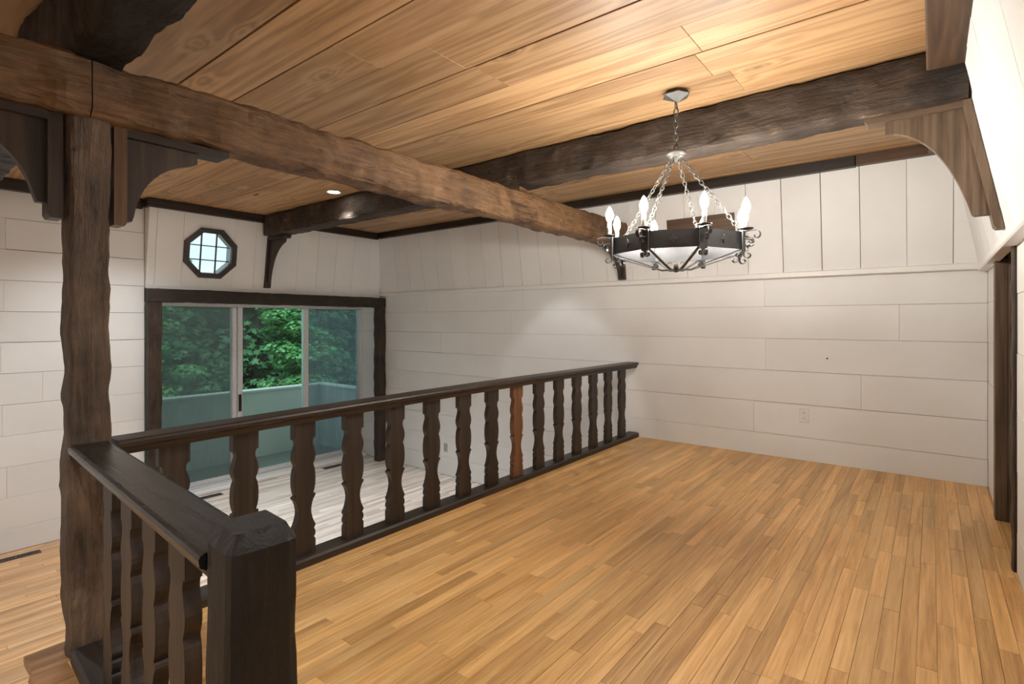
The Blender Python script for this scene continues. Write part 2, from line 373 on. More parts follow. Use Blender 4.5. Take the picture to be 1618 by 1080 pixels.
# platform edge
struct(MB().box(XP, XP + .04, YF, YB, ZL, -.02).box(XP, XSTAIR, YF, YF + .02, ZL, -.02).box(XSTAIR, XSTAIR + .02, YS, YF, ZL, -.02).build('wall_platform', WHITE), 'white riser wall under the raised level')
no = MB().prism([(XP - .03, YF - .03, -.03), (XP - .045, YF - .03, -.015), (XP - .04, YF - .03, 0), (-2.39, YF - .03, 0), (-2.39, YF - .03, -.03)], (0, YB - YF + .03, 0))
no.prism([(-2.391, YF - .03, -.03), (-2.391, YF - .045, -.015), (-2.391, YF - .04, 0), (-2.391, YF + .06, 0), (-2.391, YF + .06, -.03)], (XSTAIR + 2.391, 0, 0))
struct(no.build('trim_1', wood('oak_nosing', Y_, (.16, .07, .025), (.30, .14, .05), (.42, .22, .09), rough=.3, grain=60, bump=.05)), 'oak nosing board along the edge of the raised floor')
st = MB()
for k in range(4):
    xa = XSTAIR - .28 * k; zt = -.18 * (k + 1)
    st.box(xa - .30, xa, -.55, YF - .005, zt - .03, zt, .006).box(xa - .285, xa - .265, -.55, YF - .005, zt - .18 + .001, zt - .03)
struct(st.build('stair', OAK), 'oak steps going down beside the short railing')

# ------------------------------------------------------------------ setting: walls of painted boards
def rows_wall(parent, mat, o, uax, zs, ulen, n, joints, th=.018):
    """horizontal boards: o = (x,y) start of face, uax = direction, zs = list of seam heights from low to high"""
    u = Vector((uax[0], uax[1], 0))
    for i in range(len(zs) - 1):
        cuts = [0.0] + sorted(j for j in joints(i) if .1 < j < ulen - .1) + [ulen]
        for a, b in zip(cuts[:-1], cuts[1:]):
            g = random.choice((.0005, .0009, .0014, .0024)); off = random.uniform(-.0012, .0012)
            s = Vector((o[0], o[1], zs[i] + g)) + u * (a + .0005) + Vector(n) * off
            MB().plank(s, u * (b - a - .001), (0, 0, zs[i + 1] - zs[i] - 2 * g), n, th, .0018).build('wall_plank', mat, parent)
zrow = [ZL, -.658, -.374, -.09, .194, .478, .762, 1.046, 1.33, 1.62]
wb = MB().box(XS - .1, XR + .2, YB + .02, YB + .14, ZL - .12, 2.75).build('wall_back', DARKGAP); struct(wb, 'white painted board wall at the far end')
JB = {8: [-1.18, -3.9, -5.6], 7: [-4.09, -.2], 6: [-5.32, -1.17], 5: [-6.28, -3.22, -.45], 4: [-1.27, -4.65], 3: [-4.9, -2.2], 2: [-5.7, -3.6], 1: [-4.3, -6.3], 0: [-5.0, -3.3]}
rows_wall(wb, WHITE, (XS, YB), (1, 0), zrow, XR - XS, (0, -1, 0), lambda i: [x - XS for x in JB[i]])
# left wall (south of the sliding door)
wl = MB().box(XL - .14, XL - .02, YS, 2.03, ZL - .12, 2.7).build('wall_left', DARKGAP); struct(wl, 'white painted board wall left of the sliding door')
zl = [ZL] + [ZL + .21 + .284 * k for k in range(0, 12)] + [ZC]
zl = [z for z in zl if z < ZC - .05] + [ZC]
jl = [[1.0, 3.3], [2.6], [1.7, 3.55], [3.2], [2.2, 3.52], [1.2, 3.8], [3.51], [2.7], [3.53, 1.5], [2.9], [3.54], [1.9, 3.3], [2.4]]
rows_wall(wl, WHITEW, (XL, YS), (0, 1), zl, 2.03 - YS, (1, 0, 0), lambda i: jl[i % 13])
# alcove of the sliding door
struct(MB().box(XS - .1, XL - .14, 1.98, 2.06, ZL - .12, 2.75).box(XS - .1, -6.64, 2.06, YB + .02, 1.44, 1.545).build('wall_alcove', WHITE), 'white sides of the sliding door alcove')
# right wall with opening
wr = MB().box(XR + .02, XR + .14, 4.33, YB, -.12, 2.75).box(XR + .02, XR + .14, YS, 3.48, -.12, 2.75).box(XR + .02, XR + .14, 3.48, 4.33, 1.66, 2.75).build('wall_right', DARKGAP)
struct(wr, 'white painted board wall on the right with an opening')
zr = [0] + zrow[4:]
rows_wall(wr, WHITE, (XR, 4.33), (0, 1), zr, YB - 4.33, (-1, 0, 0), lambda i: [])
rows_wall(wr, WHITE, (XR, YS), (0, 1), zr, 3.48 - YS, (-1, 0, 0), lambda i: [2.0 + .7 * (i % 3)])
struct(MB().box(1.5, 1.6, 2.6, 5.2, -.12, 2.6).box(XR + .14, 1.5, 2.6, 2.7, -.12, 2.6).box(XR + .14, 1.5, 5.1, 5.2, -.12, 2.6).build('wall_hall', WHITE), 'white passage wall beyond the opening')
struct(MB().box(XR, 1.5, 2.7, 5.1, -.12, -.001).build('floor_hall', OAK), 'oak floor in the passage'); struct(MB().box(XR + .14, 1.6, 2.6, 5.2, 2.5, 2.6).build('ceiling_hall', WHITE), 'white ceiling of the passage')
# south side, behind the camera
struct(MB().box(XS - .1, XR + .14, YS - .12, YS, ZL - .12, 2.75).build('wall_front', WHITE), 'white wall behind the camera')

# sloped upper walls -----------------------------------------------------------------
def slope_boards(parent, mat, base, top, run, cuts, nrm, th=.018):
    """base/top: points on the lower/upper edge at run=0; boards stacked along run"""
    base, top, run = Vector(base), Vector(top), Vector(run); v = top - base
    for a, b in zip(cuts[:-1], cuts[1:]):
        g = random.choice((.0008, .0012, .0018, .0026)); off = random.uniform(-.001, .001)
        MB().plank(base + run * (a + g) + Vector(nrm) * off, run * (b - a - 2 * g), v, nrm, th, .0016).build('wall_plank', mat, parent)
wub = MB().prism([(XS, 5.14, 1.58), (XS, 5.16, 1.62), (XS, 5.16, 2.58), (XS, 5.01, 2.58)], (XR - XS, 0, 0)).build('wall_back_upper', DARKGAP)
struct(wub, 'white sloped upper wall of vertical boards at the far end')
cuts = [XL]; x = -6.455
while x < XR: cuts.append(x + random.uniform(-.012, .012)); x += .2865
cuts += [XR]
slope_boards(wub, WHITE, (0, 5.115, 1.615), (0, 4.97, 2.56), (1, 0, 0), cuts, (0, -.9885, -.151))
struct(MB().prism([(XL, 5.16, 1.575), (XL, 5.11, 1.575), (XL, 5.10, 1.582), (XL, 5.098, 1.618), (XL, 5.11, 1.625), (XL, 5.16, 1.625)], (.28 - XL, 0, 0)).build('trim_2', TRIMW), 'white ledge board under the sloped far wall')
# window-side sloped wall with octagon hole
WB, WT = Vector((-6.60, 0, 1.56)), Vector((-6.458, 0, 2.5)); wt = (WT - WB).normalized(); wn = Vector((wt.z, 0, -wt.x))
def wp(y, t, n=0.0):            # point on the sloped window wall: y, distance up the slope, distance off the face
    p = WB + wt * t + wn * n; return (p.x, y, p.z)
OY, OT, OA = 2.663, .425, .285  # octagon centre and outer apothem
def octa(a, y):                 # half height of the octagon at offset y
    y = abs(y)
    if y >= a: return None
    return min(a, a * math.sqrt(2) - y)
wuw = MB()
TL = (WT - WB).length + .05
def slab(m, y0, y1, t0, t1, n0, n1):
    m.prism([wp(y0, t0, n0), wp(y1, t0, n0), wp(y1, t1, n0), wp(y0, t1, n0)], wn * (n1 - n0))
hb = OA - .01
slab(wuw, 2.05, OY - hb, 0, TL, -.13, -.019); slab(wuw, OY + hb, YB - .02, 0, TL, -.13, -.019)
slab(wuw, OY - hb, OY + hb, 0, OT - hb, -.13, -.019); slab(wuw, OY - hb, OY + hb, OT + hb, TL, -.13, -.019)
wuw = struct(wuw.build('wall_window_upper', DARKGAP), 'white sloped wall of vertical boards above the sliding door')
ycuts = [2.034, 2.11, 2.37, 2.642, 2.917, 3.174, 3.45, 3.735, 4.02, 4.30, 4.585, 4.86, 5.10]
for y0, y1 in zip(ycuts[:-1], ycuts[1:]):
    g = random.choice((.0005, .0008, .0012)); a, b = y0 + g, y1 - g; hole = OA - .02
    if b < OY - hole or a > OY + hole:
        MB().plank(wp(a, 0), (0, b - a, 0), wt * TL, wn, .018, .0016).build('wall_plank', WHITEW, wuw)
    else:
        ys = sorted({a, b} | {y for y in (OY - hole, OY - hole * .4142, OY + hole * .4142, OY + hole) if a < y < b}); m = MB(); r = random.random()
        prof = []
        for y in ys:
            if abs(y - OY) > hole + 1e-6: prof.append((y, 0))
            elif abs(abs(y - OY) - hole) < 1e-6: prof += [(y, 0), (y, hole * .4142)] if y < OY else [(y, hole * .4142), (y, 0)]
            else: prof.append((y, octa(hole, y - OY)))
        up_ = [wp(y, OT + h, -.018) for y, h in prof]; lo_ = [wp(y, OT - h, -.018) for y, h in prof]
        def piece(poly): m.prism(poly, wn * .018, r)
        piece(up_ + [wp(b, TL, -.018), wp(a, TL, -.018)]); piece(lo_ + [wp(b, 0, -.018), wp(a, 0, -.018)])
        m.build('wall_plank', WHITEW, wuw)
# triangular return at the left end of the sloped wall
MB().prism([(XL - .02, 2.033, 1.56), (-6.60, 2.033, 1.56), (-6.452, 2.033, 2.54), (XL - .02, 2.033, 2.54)], (0, .012, 0)).build('return_board', WHITEW, wuw)
MB().prism([wp(2.034, -.005, .0), wp(YB - .06, -.005, .0), wp(YB - .06, .035, .0), wp(2.034, .035, .0)], wn * .008).build('edge_board', WHITEW, wuw)
# right sloped wall
wur = MB().prism([(.30, YS, 1.58), (.33, YS, 1.58), (.33, YS, 2.58), (.12, YS, 2.58)], (0, 5.1 - YS, 0)).build('wall_right_upper', DARKGAP)
struct(wur, 'white sloped upper wall on the right')
cuts = [0.0]; y = .2
while y < 5.1 - YS: cuts.append(y); y += .2865
slope_boards(wur, WHITE, (.272, YS, 1.585), (.09, YS, 2.56), (0, 1, 0), cuts + [5.11 - YS], (-.983, 0, -.1835))
struct(MB().prism([(.32, YS, 1.56), (.268, YS, 1.56), (.262, YS, 1.567), (.258, YS, 1.60), (.32, YS, 1.60)], (0, 5.1 - YS, 0)).build('trim_3', TRIMW), 'white ledge board under the right sloped wall')

# ------------------------------------------------------------------ ceiling
ce = MB().box(XS - .1, XR + .14, YS - .12, YB + .14, ZC + .02, ZC + .25).build('ceiling', DARKGAP); struct(ce, 'knotty pine plank ceiling')
seams = [3.155 + .2855 * k for k in range(8)] ; ys = []
y = 2.87 - .2855 * 20
while y < YB + .1: ys.append(y); y += .2855
ys = [max(ys[0], YS)] + [q for q in ys[1:] if q > YS]
for i, (a, b) in enumerate(zip(ys[:-1], ys[1:])):
    xs = [XL + .02]; x = XL + random.uniform(1.0, 3.4)
    if abs(a - 2.299) < .02: xs += [-4.7, -.868]
    else:
        while x < -.6: xs.append(x); x += random.uniform(1.7, 3.6)
    xs.append(XR - .16)
    for p, q in zip(xs[:-1], xs[1:]):
        g = random.choice((.0018, .0025, .0032, .0045)); dz = random.uniform(-.003, .003)
        MB().plank((p + .0008, a + g, ZC + dz), (q - p - .0016, 0, 0), (0, min(b, YB) - a - 2 * g, 0), (0, 0, -1), .019, .0015).build('ceiling_plank', PINE, ce)

# crown boards
struct(MB().box(-6.56, -6.425, 2.0, 4.96, 2.405, ZC - .003, .004).box(XL - .001, -6.56, YS, 2.0, 2.39, ZC - .003, .004).build('trim_4', STAINY), 'dark crown board above the sliding door wall')
struct(MB().box(-6.425, -.47, 4.93, 5.03, 2.415, ZC - .003, .004).build('trim_5', STAINX), 'dark crown board along the left of the far wall')
struct(MB().box(-.467, .10, 4.93, 5.03, 2.42, ZC - .003, .004).build('trim_6', BROWNX), 'brown crown board at the right end of the far wall')
struct(MB().box(-.02, .135, YS, 3.232, 2.395, ZC - .003, .006).box(-.02, .135, 3.48, 4.93, 2.42, ZC - .003, .006).build('trim_7', wood('brown_stain_y', Y_, (.035, .02, .012), (.085, .05, .03), (.15, .092, .055), rough=.5, grain=45, bump=.3)), 'brown crown beam between ceiling and right wall')

# ------------------------------------------------------------------ rough-hewn timbers
def hewn(name, a, b, wa, ha, wb_, hb_, mat, amp=.010, seg=.024, per=10, seed=0.0, axis='Y', chips=1.0, parent=None):
    """timber from a to b (centres), cross section w x h at each end, faces cut with an uneven adze surface"""
    a, b = Vector(a), Vector(b); d = b - a; n = max(2, int(d.length / seg)); t = d.normalized()
    if axis == 'Z': e1, e2 = Vector((1, 0, 0)), Vector((0, 1, 0))
    elif axis == 'Y': e1, e2 = Vector((1, 0, 0)), Vector((0, 0, 1))
    else: e1, e2 = Vector((0, 1, 0)), Vector((0, 0, 1))
    ring = []
    for k in range(per): ring.append((-1 + 2 * k / per, -1))
    for k in range(per): ring.append((1, -1 + 2 * k / per))
    for k in range(per): ring.append((1 - 2 * k / per, 1))
    for k in range(per): ring.append((-1, 1 - 2 * k / per))
    vs = []; m = len(ring)
    for i in range(n + 1):
        f = i / n; c = a + d * f; w_ = wa + (wb_ - wa) * f; h_ = ha + (hb_ - ha) * f
        for (p, q) in ring:
            edge = (abs(p) * abs(q)) ** 6
            P = c + e1 * (p * w_ / 2) + e2 * (q * h_ / 2)
            S1 = P + Vector((seed, seed * 1.3, seed * .7))
            k = noise.noise(S1 * 3.2) * .65 + noise.noise(S1 * 8.0) * .6 + noise.noise(S1 * 19.0) * .35 + noise.noise(S1 * 42.0) * .16
            Q = S1 * 6.0 + noise.noise_vector(S1 * 4.0) * .8; cell = noise.voronoi(Q)[0][0] * 1.6 - .6
            off = amp * (k + .8 * cell) - amp * .35
            off -= edge * amp * chips * (.9 + 1.3 * max(0, noise.noise(S1 * 6.5 + Vector((9, 3, 1)))))
            nd = (e1 * (p if abs(p) == 1 else p ** 7) + e2 * (q if abs(q) == 1 else q ** 7))
            vs.append(P + nd.normalized() * off)
    fs = []
    for i in range(n):
        for k in range(m):
            l = (k + 1) % m; fs.append((m * i + k, m * i + l, m * i + m + l, m * i + m + k))
    fs += [tuple(range(m - 1, -1, -1)), tuple(range(m * n, m * n + m))]
    if e1.cross(e2).dot(t) < 0: fs = [f[::-1] for f in fs]
    return MB().add(vs, fs, random.random()).build(name, mat, parent)
bm1 = hewn('timber_beam', (-2.45, .562, 2.042), (-2.545, 5.02, 2.085), .205, .215, .20, .25, HEWNM, .016, seed=3.1, axis='Y')
tag(bm1, 'long rough-hewn brown timber beam above the baluster railing, reaching the far wall', 'beam')
bm2 = hewn('timber_beam', (-2.44, -2.58, 2.036), (-2.45, .558, 2.0415), .205, .215, .205, .215, HEWNM, .016, seed=3.1, axis='Y')
tag(bm2, 'rough-hewn brown beam end left of the joint over the post', 'beam')
bx1 = hewn('timber_beam', (-6.46, 3.345, 2.372), (.135, 3.345, 2.372), .22, .25, .22, .25, HEWNX, .011, seed=5.5, axis='X')
tag(bx1, 'dark rough-hewn cross beam under the ceiling behind the chandelier', 'beam')
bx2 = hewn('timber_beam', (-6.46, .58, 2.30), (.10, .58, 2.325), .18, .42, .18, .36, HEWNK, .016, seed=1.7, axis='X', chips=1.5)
tag(bx2, 'rough-hewn cross beam in the top left corner above the post, coloured black for its shade', 'beam')
# packing block between the beam over the railing and the cross beam
MB().box(-2.60, -2.53, 3.30, 3.40, 2.15, 2.26).build('packing_block', HEWNM, bm1)
post = hewn('timber_post', (-2.45, .567, 0.0), (-2.45, .567, 1.945), .13, .128, .13, .128, HEWNP, .0095, per=9, seed=6.2, axis='Z')
tag(post, 'tall rough-hewn brown post holding the beam at the railing corner', 'post')
# header and jambs of the sliding door
struct(hewn('trim_8', (-6.572, 2.033, 1.478), (-6.572, 5.155, 1.478), .12, .15, .12, .15, HEWNH, .006, seed=2.2, axis='Y'), 'dark timber header over the sliding door')
struct(hewn('trim_9', (-6.572, 2.10, ZL), (-6.572, 2.10, 1.402), .12, .13, .12, .13, HEWNJ, .006, seed=4.2, axis='Z'), 'dark timber left jamb of the sliding door')
struct(hewn('trim_10', (-6.572, 5.088, ZL), (-6.572, 5.088, 1.402), .13, .14, .13, .14, HEWNJ, .008, seed=7.7, axis='Z'), 'dark timber right jamb of the sliding door')
# opening in the right wall
o1 = MB().box(.300, .36, 4.322, 4.42, 0, 1.575, .004).build('trim_11', GREYZ); struct(o1, 'brown timber casing on the far side of the right opening')
MB().box(.36, .48, 4.318, 4.345, .0, 1.64, .003).build('jamb_board', GREYZ, o1)
o2 = hewn('trim_12', (.318, 3.53, 0), (.318, 3.53, 1.575), .030, .10, .030, .10, HEWNJ, .006, seed=2.9, axis='Z', per=4); struct(o2, 'brown rough casing on the near side of the right opening')
MB().box(.335, .48, 3.478, 3.50, .0, 1.64, .003).build('jamb_board', BROWNZ, o2)

# ------------------------------------------------------------------ railing
BAL = [(0, 1), (.128, 1), (.130, .84), (.15, .74), (.172, .73), (.20, .83), (.225, .93), (.25, 1.0), (.275, .99), (.30, .92), (.322, .80), (.332, .79), (.36, .91), (.40, .98), (.44, 1.0), (.48, .98), (.52, .90), (.546, .79), (.552, .97), (.566, 1.0),
       (.59, .80), (.62, .67), (.66, .59), (.69, .60), (.73, .71), (.76, .84), (.783, .99), (.793, 1.0), (.806, .91), (.816, .86), (.830, .97), (.85, 1.0), (.866, .96), (.878, .85), (.890, .96), (.905, 1), (1, 1)]
def baluster_mesh(w_, h, t, along):
    pts = [(+.5 * w_ * b, h * (1 - a)) for a, b in BAL] + [(-.5 * w_ * b, h * (1 - a)) for a, b in reversed(BAL)]
    m = MB()
    if along == 'Y': m.prism([(-t / 2, p, q) for p, q in pts], (t, 0, 0))
    else: m.prism([(p, -t / 2, q) for p, q in pts], (0, t, 0))
    return m
def rail_profile(hw, zt, th):
    return [(-hw + .012, zt), (-hw + .003, zt - .004), (-hw, zt - .012), (-hw + .002, zt - .026), (-hw + .014, zt - .034), (-hw + .022, zt - th), (hw - .022, zt - th), (hw - .014, zt - .034), (hw - .002, zt - .026), (hw, zt - .012), (hw - .003, zt - .004), (hw - .012, zt)]
ra = empty('railing'); tag(ra, 'long dark wooden railing with flat sawn balusters along the floor edge', 'railing')
m = MB(); PR = rail_profile(.068, 0, .058); nseg = 18; vs = []
for i in range(nseg + 1):
    f = i / nseg; y = .648 + (5.135 - .648) * f; z = .752 + .022 * math.sin(min(f * 1.6, 1) * math.pi / 2)
    vs += [(-2.45 + p, y, z + q) for p, q in PR]
k = len(PR); fs = [tuple(range(k)), tuple(range(k * nseg + k - 1, k * nseg - 1, -1))]
for i in range(nseg):
    for j in range(k): l = (j + 1) % k; fs.append((k * i + l, k * i + j, k * i + k + j, k * i + k + l))
m.add(vs, fs, .3).build('handrail', STAINY, ra)
MB().prism([(-2.51, .648, 0), (-2.51, .648, .032), (-2.502, .648, .042), (-2.402, .648, .042), (-2.39, .648, .032), (-2.39, .648, 0)], (0, YB - .650, 0), .5).build('base_rail', STAINY, ra)
bme = None
for i in range(15):
    y = .853 + .288 * i
    f = (y - .632) / (5.135 - .632); ztop = .752 + .022 * math.sin(min(f * 1.6, 1) * math.pi / 2) - .057
    if bme is None: o = baluster_mesh(.115, .66, .036, 'Y').build('baluster', STAINZ, ra); bme = o.data
    else:
        me = bme
        if i == 8:
            me = bme.copy(); me.materials.clear(); me.materials.append(RUSTZ)
        o = bpy.data.objects.new('baluster', me); COL.objects.link(o); o.parent = ra
    o.location = (-2.45, y, .041); o.scale = (1, 1, (ztop - .041) / .66)
    if i == 8: o['label'] = 'lighter reddish brown baluster'
# short railing between post and newel
A0, A1 = Vector((-2.374, .559, 0)), Vector((-1.0745, .4795, 0)); ud = (A1 - A0).normalized(); vd = Vector((-ud.y, ud.x, 0))
rs = empty('railing'); tag(rs, 'short dark railing between the tall post and the stubby newel', 'railing')
def P2(s, q, z): p = A0 + ud * s + vd * q; return (p.x, p.y, z)
Lr = (A1 - A0).length
MB().prism([P2(0, p, .762 + q) for p, q in rail_profile(.062, 0, .055)], ud * Lr, .7).build('handrail', wood('dark_stain_rail', X_, (.006, .005, .004), (.014, .012, .010), (.028, .023, .018), rough=.28, grain=45, bump=.25), rs)
MB().prism([P2(0, p, q) for p, q in ((-.055, 0), (-.055, .035), (-.045, .042), (.045, .042), (.055, .035), (.055, 0))], ud * Lr, .7).build('base_rail', STAINX, rs)
bm = baluster_mesh(.115, .667, .036, 'X'); sb = None
for i, s in enumerate((.36, .58, .80, 1.02)):
    if sb is None: o = bm.build('baluster', STAINZ, rs); sb = o.data
    else: o = bpy.data.objects.new('baluster', sb); COL.objects.link(o); o.parent = rs
    o.location = P2(s, 0, .041); o.rotation_euler.z = math.atan2(ud.y, ud.x)
# newel
nw = empty('newel_post'); tag(nw, 'stubby black newel post with chamfered top in the foreground', 'post')
NC = Vector((-1.008, .4835)); na = math.radians(-4); hwn = .064
def npt(p, q, z): return (NC.x + p * math.cos(na) - q * math.sin(na), NC.y + p * math.sin(na) + q * math.cos(na), z)
vs = []; per = 6; ring = []
for k in range(per): ring.append((-1 + 2 * k / per, -1))
for k in range(per): ring.append((1, -1 + 2 * k / per))
for k in range(per): ring.append((1 - 2 * k / per, 1))
for k in range(per): ring.append((-1, 1 - 2 * k / per))
zs = [i * .79 / 22 for i in range(23)]
for z in zs:
    for p, q in ring:
        e = (abs(p) * abs(q)) ** 8; n_ = noise.noise(Vector((p * .4 + 3, q * .4, z * 5))) * .05 + noise.noise(Vector((p * 1.2, q * 1.2 + 5, z * 16))) * .03
        s = 1 + n_ - e * (.07 + .10 * max(0, noise.noise(Vector((p * 2, q * 2, z * 9)))))
        vs.append(npt(p * hwn * s, q * hwn * s, z))
for p, q in ring: vs.append(npt(p * hwn * .70, q * hwn * .70, .822))
mm = len(ring); fs = []
for i in range(len(zs)):
    for k in range(mm): l = (k + 1) % mm; fs.append((mm * i + k, mm * i + l, mm * i + mm + l, mm * i + mm + k))
fs += [tuple(range(mm - 1, -1, -1)), tuple(range(mm * len(zs), mm * len(zs) + mm))]
MB().add(vs, fs, .4).build('shaft', HEWNB, nw)

# ------------------------------------------------------------------ brackets (knee braces)
def arc(p0, p1, ctr, n=10):     # quadratic curve between p0 and p1 with control point
    return [tuple((1 - t) ** 2 * a + 2 * t * (1 - t) * c + t * t * b for a, c, b in zip(p0, ctr, p1)) for t in [i / n for i in range(n + 1)]]
def bracket(label, fn, sgn, thick, web, vert, horiz, mats):
    """fn(s, z, q): s along the beam away from the support, z height, q sideways"""
    r = empty('knee_bracket'); tag(r, label, 'bracket', 'curved timber knee brackets')
    def ext(poly, t, name, mat):
        a = [Vector(fn(s, z, -t / 2)) for s, z in poly]; d = Vector(fn(0, 0, t / 2)) - Vector(fn(0, 0, -t / 2)); MB().prism(a, d, random.random()).build(name, mat, r)
    ext(web, thick * .45, 'web', mats[0]); ext(vert, thick, 'upright_piece', mats[1]); ext(horiz, thick, 'top_piece', mats[2])
    return r
# north side of the post
web = [(.03, 1.912), (.30, 1.912), (.30, 1.86)] + arc((.285, 1.852), (.072, 1.605), (.10, 1.80)) + [(.066, 1.585), (.03, 1.585)]
bracket('curved bracket under the long beam, on the far side of the tall post', lambda s, z, q: (-2.452 + q, .639 + s, z), 1, .085, web, [(.002, 1.93), (.044, 1.93), (.044, 1.575), (.036, 1.562), (.002, 1.562)], [(.044, 1.935), (.42, 1.935), (.42, 1.912), (.405, 1.902), (.044, 1.902)], (STAINZ, BROWNZ, STAINY))
# south side of the post
web = [(.03, 1.912), (.32, 1.912), (.32, 1.86)] + arc((.30, 1.845), (.075, 1.635), (.12, 1.83)) + [(.068, 1.615), (.03, 1.615)]
bracket('curved dark bracket at the left picture edge, behind the tall post', lambda s, z, q: (-2.452 + q, (.494 - s), z), 1, .085, web, [(.002, 1.93), (.044, 1.93), (.044, 1.575), (.036, 1.562), (.002, 1.562)], [(.044, 1.935), (.42, 1.935), (.42, 1.912), (.405, 1.902), (.044, 1.902)], (STAINZ, STAINZ, STAINY))
# right wall under the cross beam (upright follows the slope)
def slx(z): return .272 - (z - 1.585) * .1867
web = [(slx(2.24) - .035, 2.235), (-.187, 2.235), (-.187, 2.155)] + arc((-.15, 2.152), (.150, 1.705), (.045, 2.10), 14) + [(.158, 1.697), (slx(1.70) - .035, 1.697)]
bracket('large curved bracket below the cross beam on the right sloped wall', lambda s, z, q: (s, 3.345 + q, z), 1, .09, web,
        [(slx(2.25) - .002, 2.248), (slx(2.25) - .036, 2.248), (slx(1.64) - .036, 1.64), (slx(1.63) - .028, 1.628), (slx(1.628) - .002, 1.628)],
        [(slx(2.24) - .036, 2.253), (-.275, 2.253), (-.275, 2.232), (-.26, 2.215), (slx(2.215) - .036, 2.215)], (GREYZ, GREYZ, GREYX))
# window wall under the cross beam
def slw(z): return -6.60 + (z - 1.56) * .151
web = [(slw(2.2) + .03, 2.2), (-6.13, 2.2), (-6.13, 2.17)] + arc((-6.15, 2.155), (-6.50, 1.70), (-6.42, 2.08)) + [(-6.50, 1.68), (slw(1.68) + .03, 1.68)]
bracket('black curved bracket under the cross beam beside the octagon window', lambda s, z, q: (s, 3.345 + q, z), 1, .075, web,
        [(slw(2.24) + .002, 2.24), (slw(2.24) + .036, 2.24), (slw(1.63) + .04, 1.63), (slw(1.62) + .03, 1.615), (slw(1.615) + .002, 1.615)],
        [(slw(2.2) + .036, 2.246), (-6.06, 2.246), (-6.06, 2.215), (-6.075, 2.2), (slw(2.2) + .036, 2.2)], (STAINZ, STAINZ, STAINX))
# far wall under the long beam
def sly(z): return 5.115 - (z - 1.615) * .1534
web = [(sly(1.93) - .03, 1.935), (4.72, 1.935), (4.72, 1.915)] + arc((4.74, 1.905), (5.02, 1.69), (4.96, 1.87)) + [(5.03, 1.66), (sly(1.66) - .03, 1.66)]
bracket('curved dark bracket on the far wall under the end of the long beam', lambda s, z, q: (-2.545 + q, s, z), 1, .075, web,
        [(sly(1.95) - .002, 1.95), (sly(1.95) - .04, 1.95), (sly(1.64) - .045, 1.64), (sly(1.63) - .03, 1.632), (sly(1.632) - .002, 1.632)],
        [(sly(1.93) - .04, 1.962), (4.64, 1.962), (4.64, 1.95), (4.655, 1.935), (sly(1.93) - .04, 1.935)], (STAINZ, STAINZ, STAINY))

# ------------------------------------------------------------------ sliding door (window_1) and octagon window (window_2)
w1 = empty('window_1'); struct(w1, 'three-panel sliding glass door with white frame and fogged side panes')
ZB, ZT = ZL + .005, 1.43
m = MB().box(XS - .06, XS + .05, 2.07, YB - .002, ZB, ZB + .055, .004).box(XS - .06, XS + .05, 2.07, YB - .002, ZT - .05, ZT, .003).box(XS - .06, XS + .05, 2.07, 2.12, ZB + .055, ZT - .05).box(XS - .06, XS + .05, YB - .045, YB - .002, ZB + .055, ZT - .05, .003)
m.build('frame', ALU, w1)
MB().box(XS + .052, XS + .22, 2.07, YB - .05, ZL + .001, ZL + .05, .01).build('sill', TRIMW, w1)
for y0, y1, gm, xo in ((2.12, 3.17, GLASSF, -.03), (3.29, 4.17, GLASSC, .012), (4.235, YB - .045, GLASSF2, -.03)):
    MB().box(XS + xo - .004, XS + xo + .004, y0, y1, ZB + .11, ZT - .05).build('pane', gm, w1)
    MB().box(XS + xo - .018, XS + xo + .018, y0, y1, ZB + .056, ZB + .112, .003).build('bottom_rail', ALU, w1)
st1 = MB().box(XS - .05, XS + .03, 3.165, 3.225, ZB + .056, ZT - .05, .004).box(XS - .02, XS + .045, 3.227, 3.292, ZB + .056, ZT - .05, .004).build('stile', ALU, w1)
MB().box(XS - .04, XS + .035, 4.168, 4.237, ZB + .056, ZT - .05, .004).build('stile', ALU, w1)
MB().box(XS + .046, XS + .058, 3.236, 3.272, .02, .24, .004).box(XS + .058, XS + .075, 3.246, 3.262, .06, .20, .005).build('door_handle', BLACK, w1)
w2 = empty('window_2'); struct(w2, 'octagonal window with dark frame and nine panes')
def oc(a, k): ang = math.pi / 8 + k * math.pi / 4; R_ = a / math.cos(math.pi / 8); return (R_ * math.cos(ang), R_ * math.sin(ang))
ai = OA * .80
for k in range(8):
    (a1, b1), (a2, b2) = oc(OA, k), oc(OA, k + 1); (c1, d1), (c2, d2) = oc(ai, k), oc(ai, k + 1)
    MB().prism([wp(OY + a1, OT + b1, -.02), wp(OY + a2, OT + b2, -.02), wp(OY + c2, OT + d2, -.02), wp(OY + c1, OT + d1, -.02)], wn * .042, .1 * k).build('frame', STAINY, w2)
    (e1, f1), (e2, f2) = oc(ai + .012, k), oc(ai + .012, k + 1)
    MB().prism([wp(OY + e1, OT + f1, -.13), wp(OY + e2, OT + f2, -.13), wp(OY + c2, OT + d2, -.13), wp(OY + c1, OT + d1, -.13)], wn * .11, 0).build('reveal', TRIMW, w2)
for s in (-1, 1):
    e = s * ai * .36; hh = octa(ai, e)
    slabm = MB(); slab(slabm, OY + e - .006, OY + e + .006, OT - hh, OT + hh, -.075, -.055); slabm.build('muntin', STAINZ, w2)
    slabm = MB(); slab(slabm, OY - hh, OY + hh, OT + e - .006, OT + e + .006, -.074, -.056); slabm.build('muntin', STAINY, w2)
e = ai * .36; lim = [-ai, -e, e, ai]
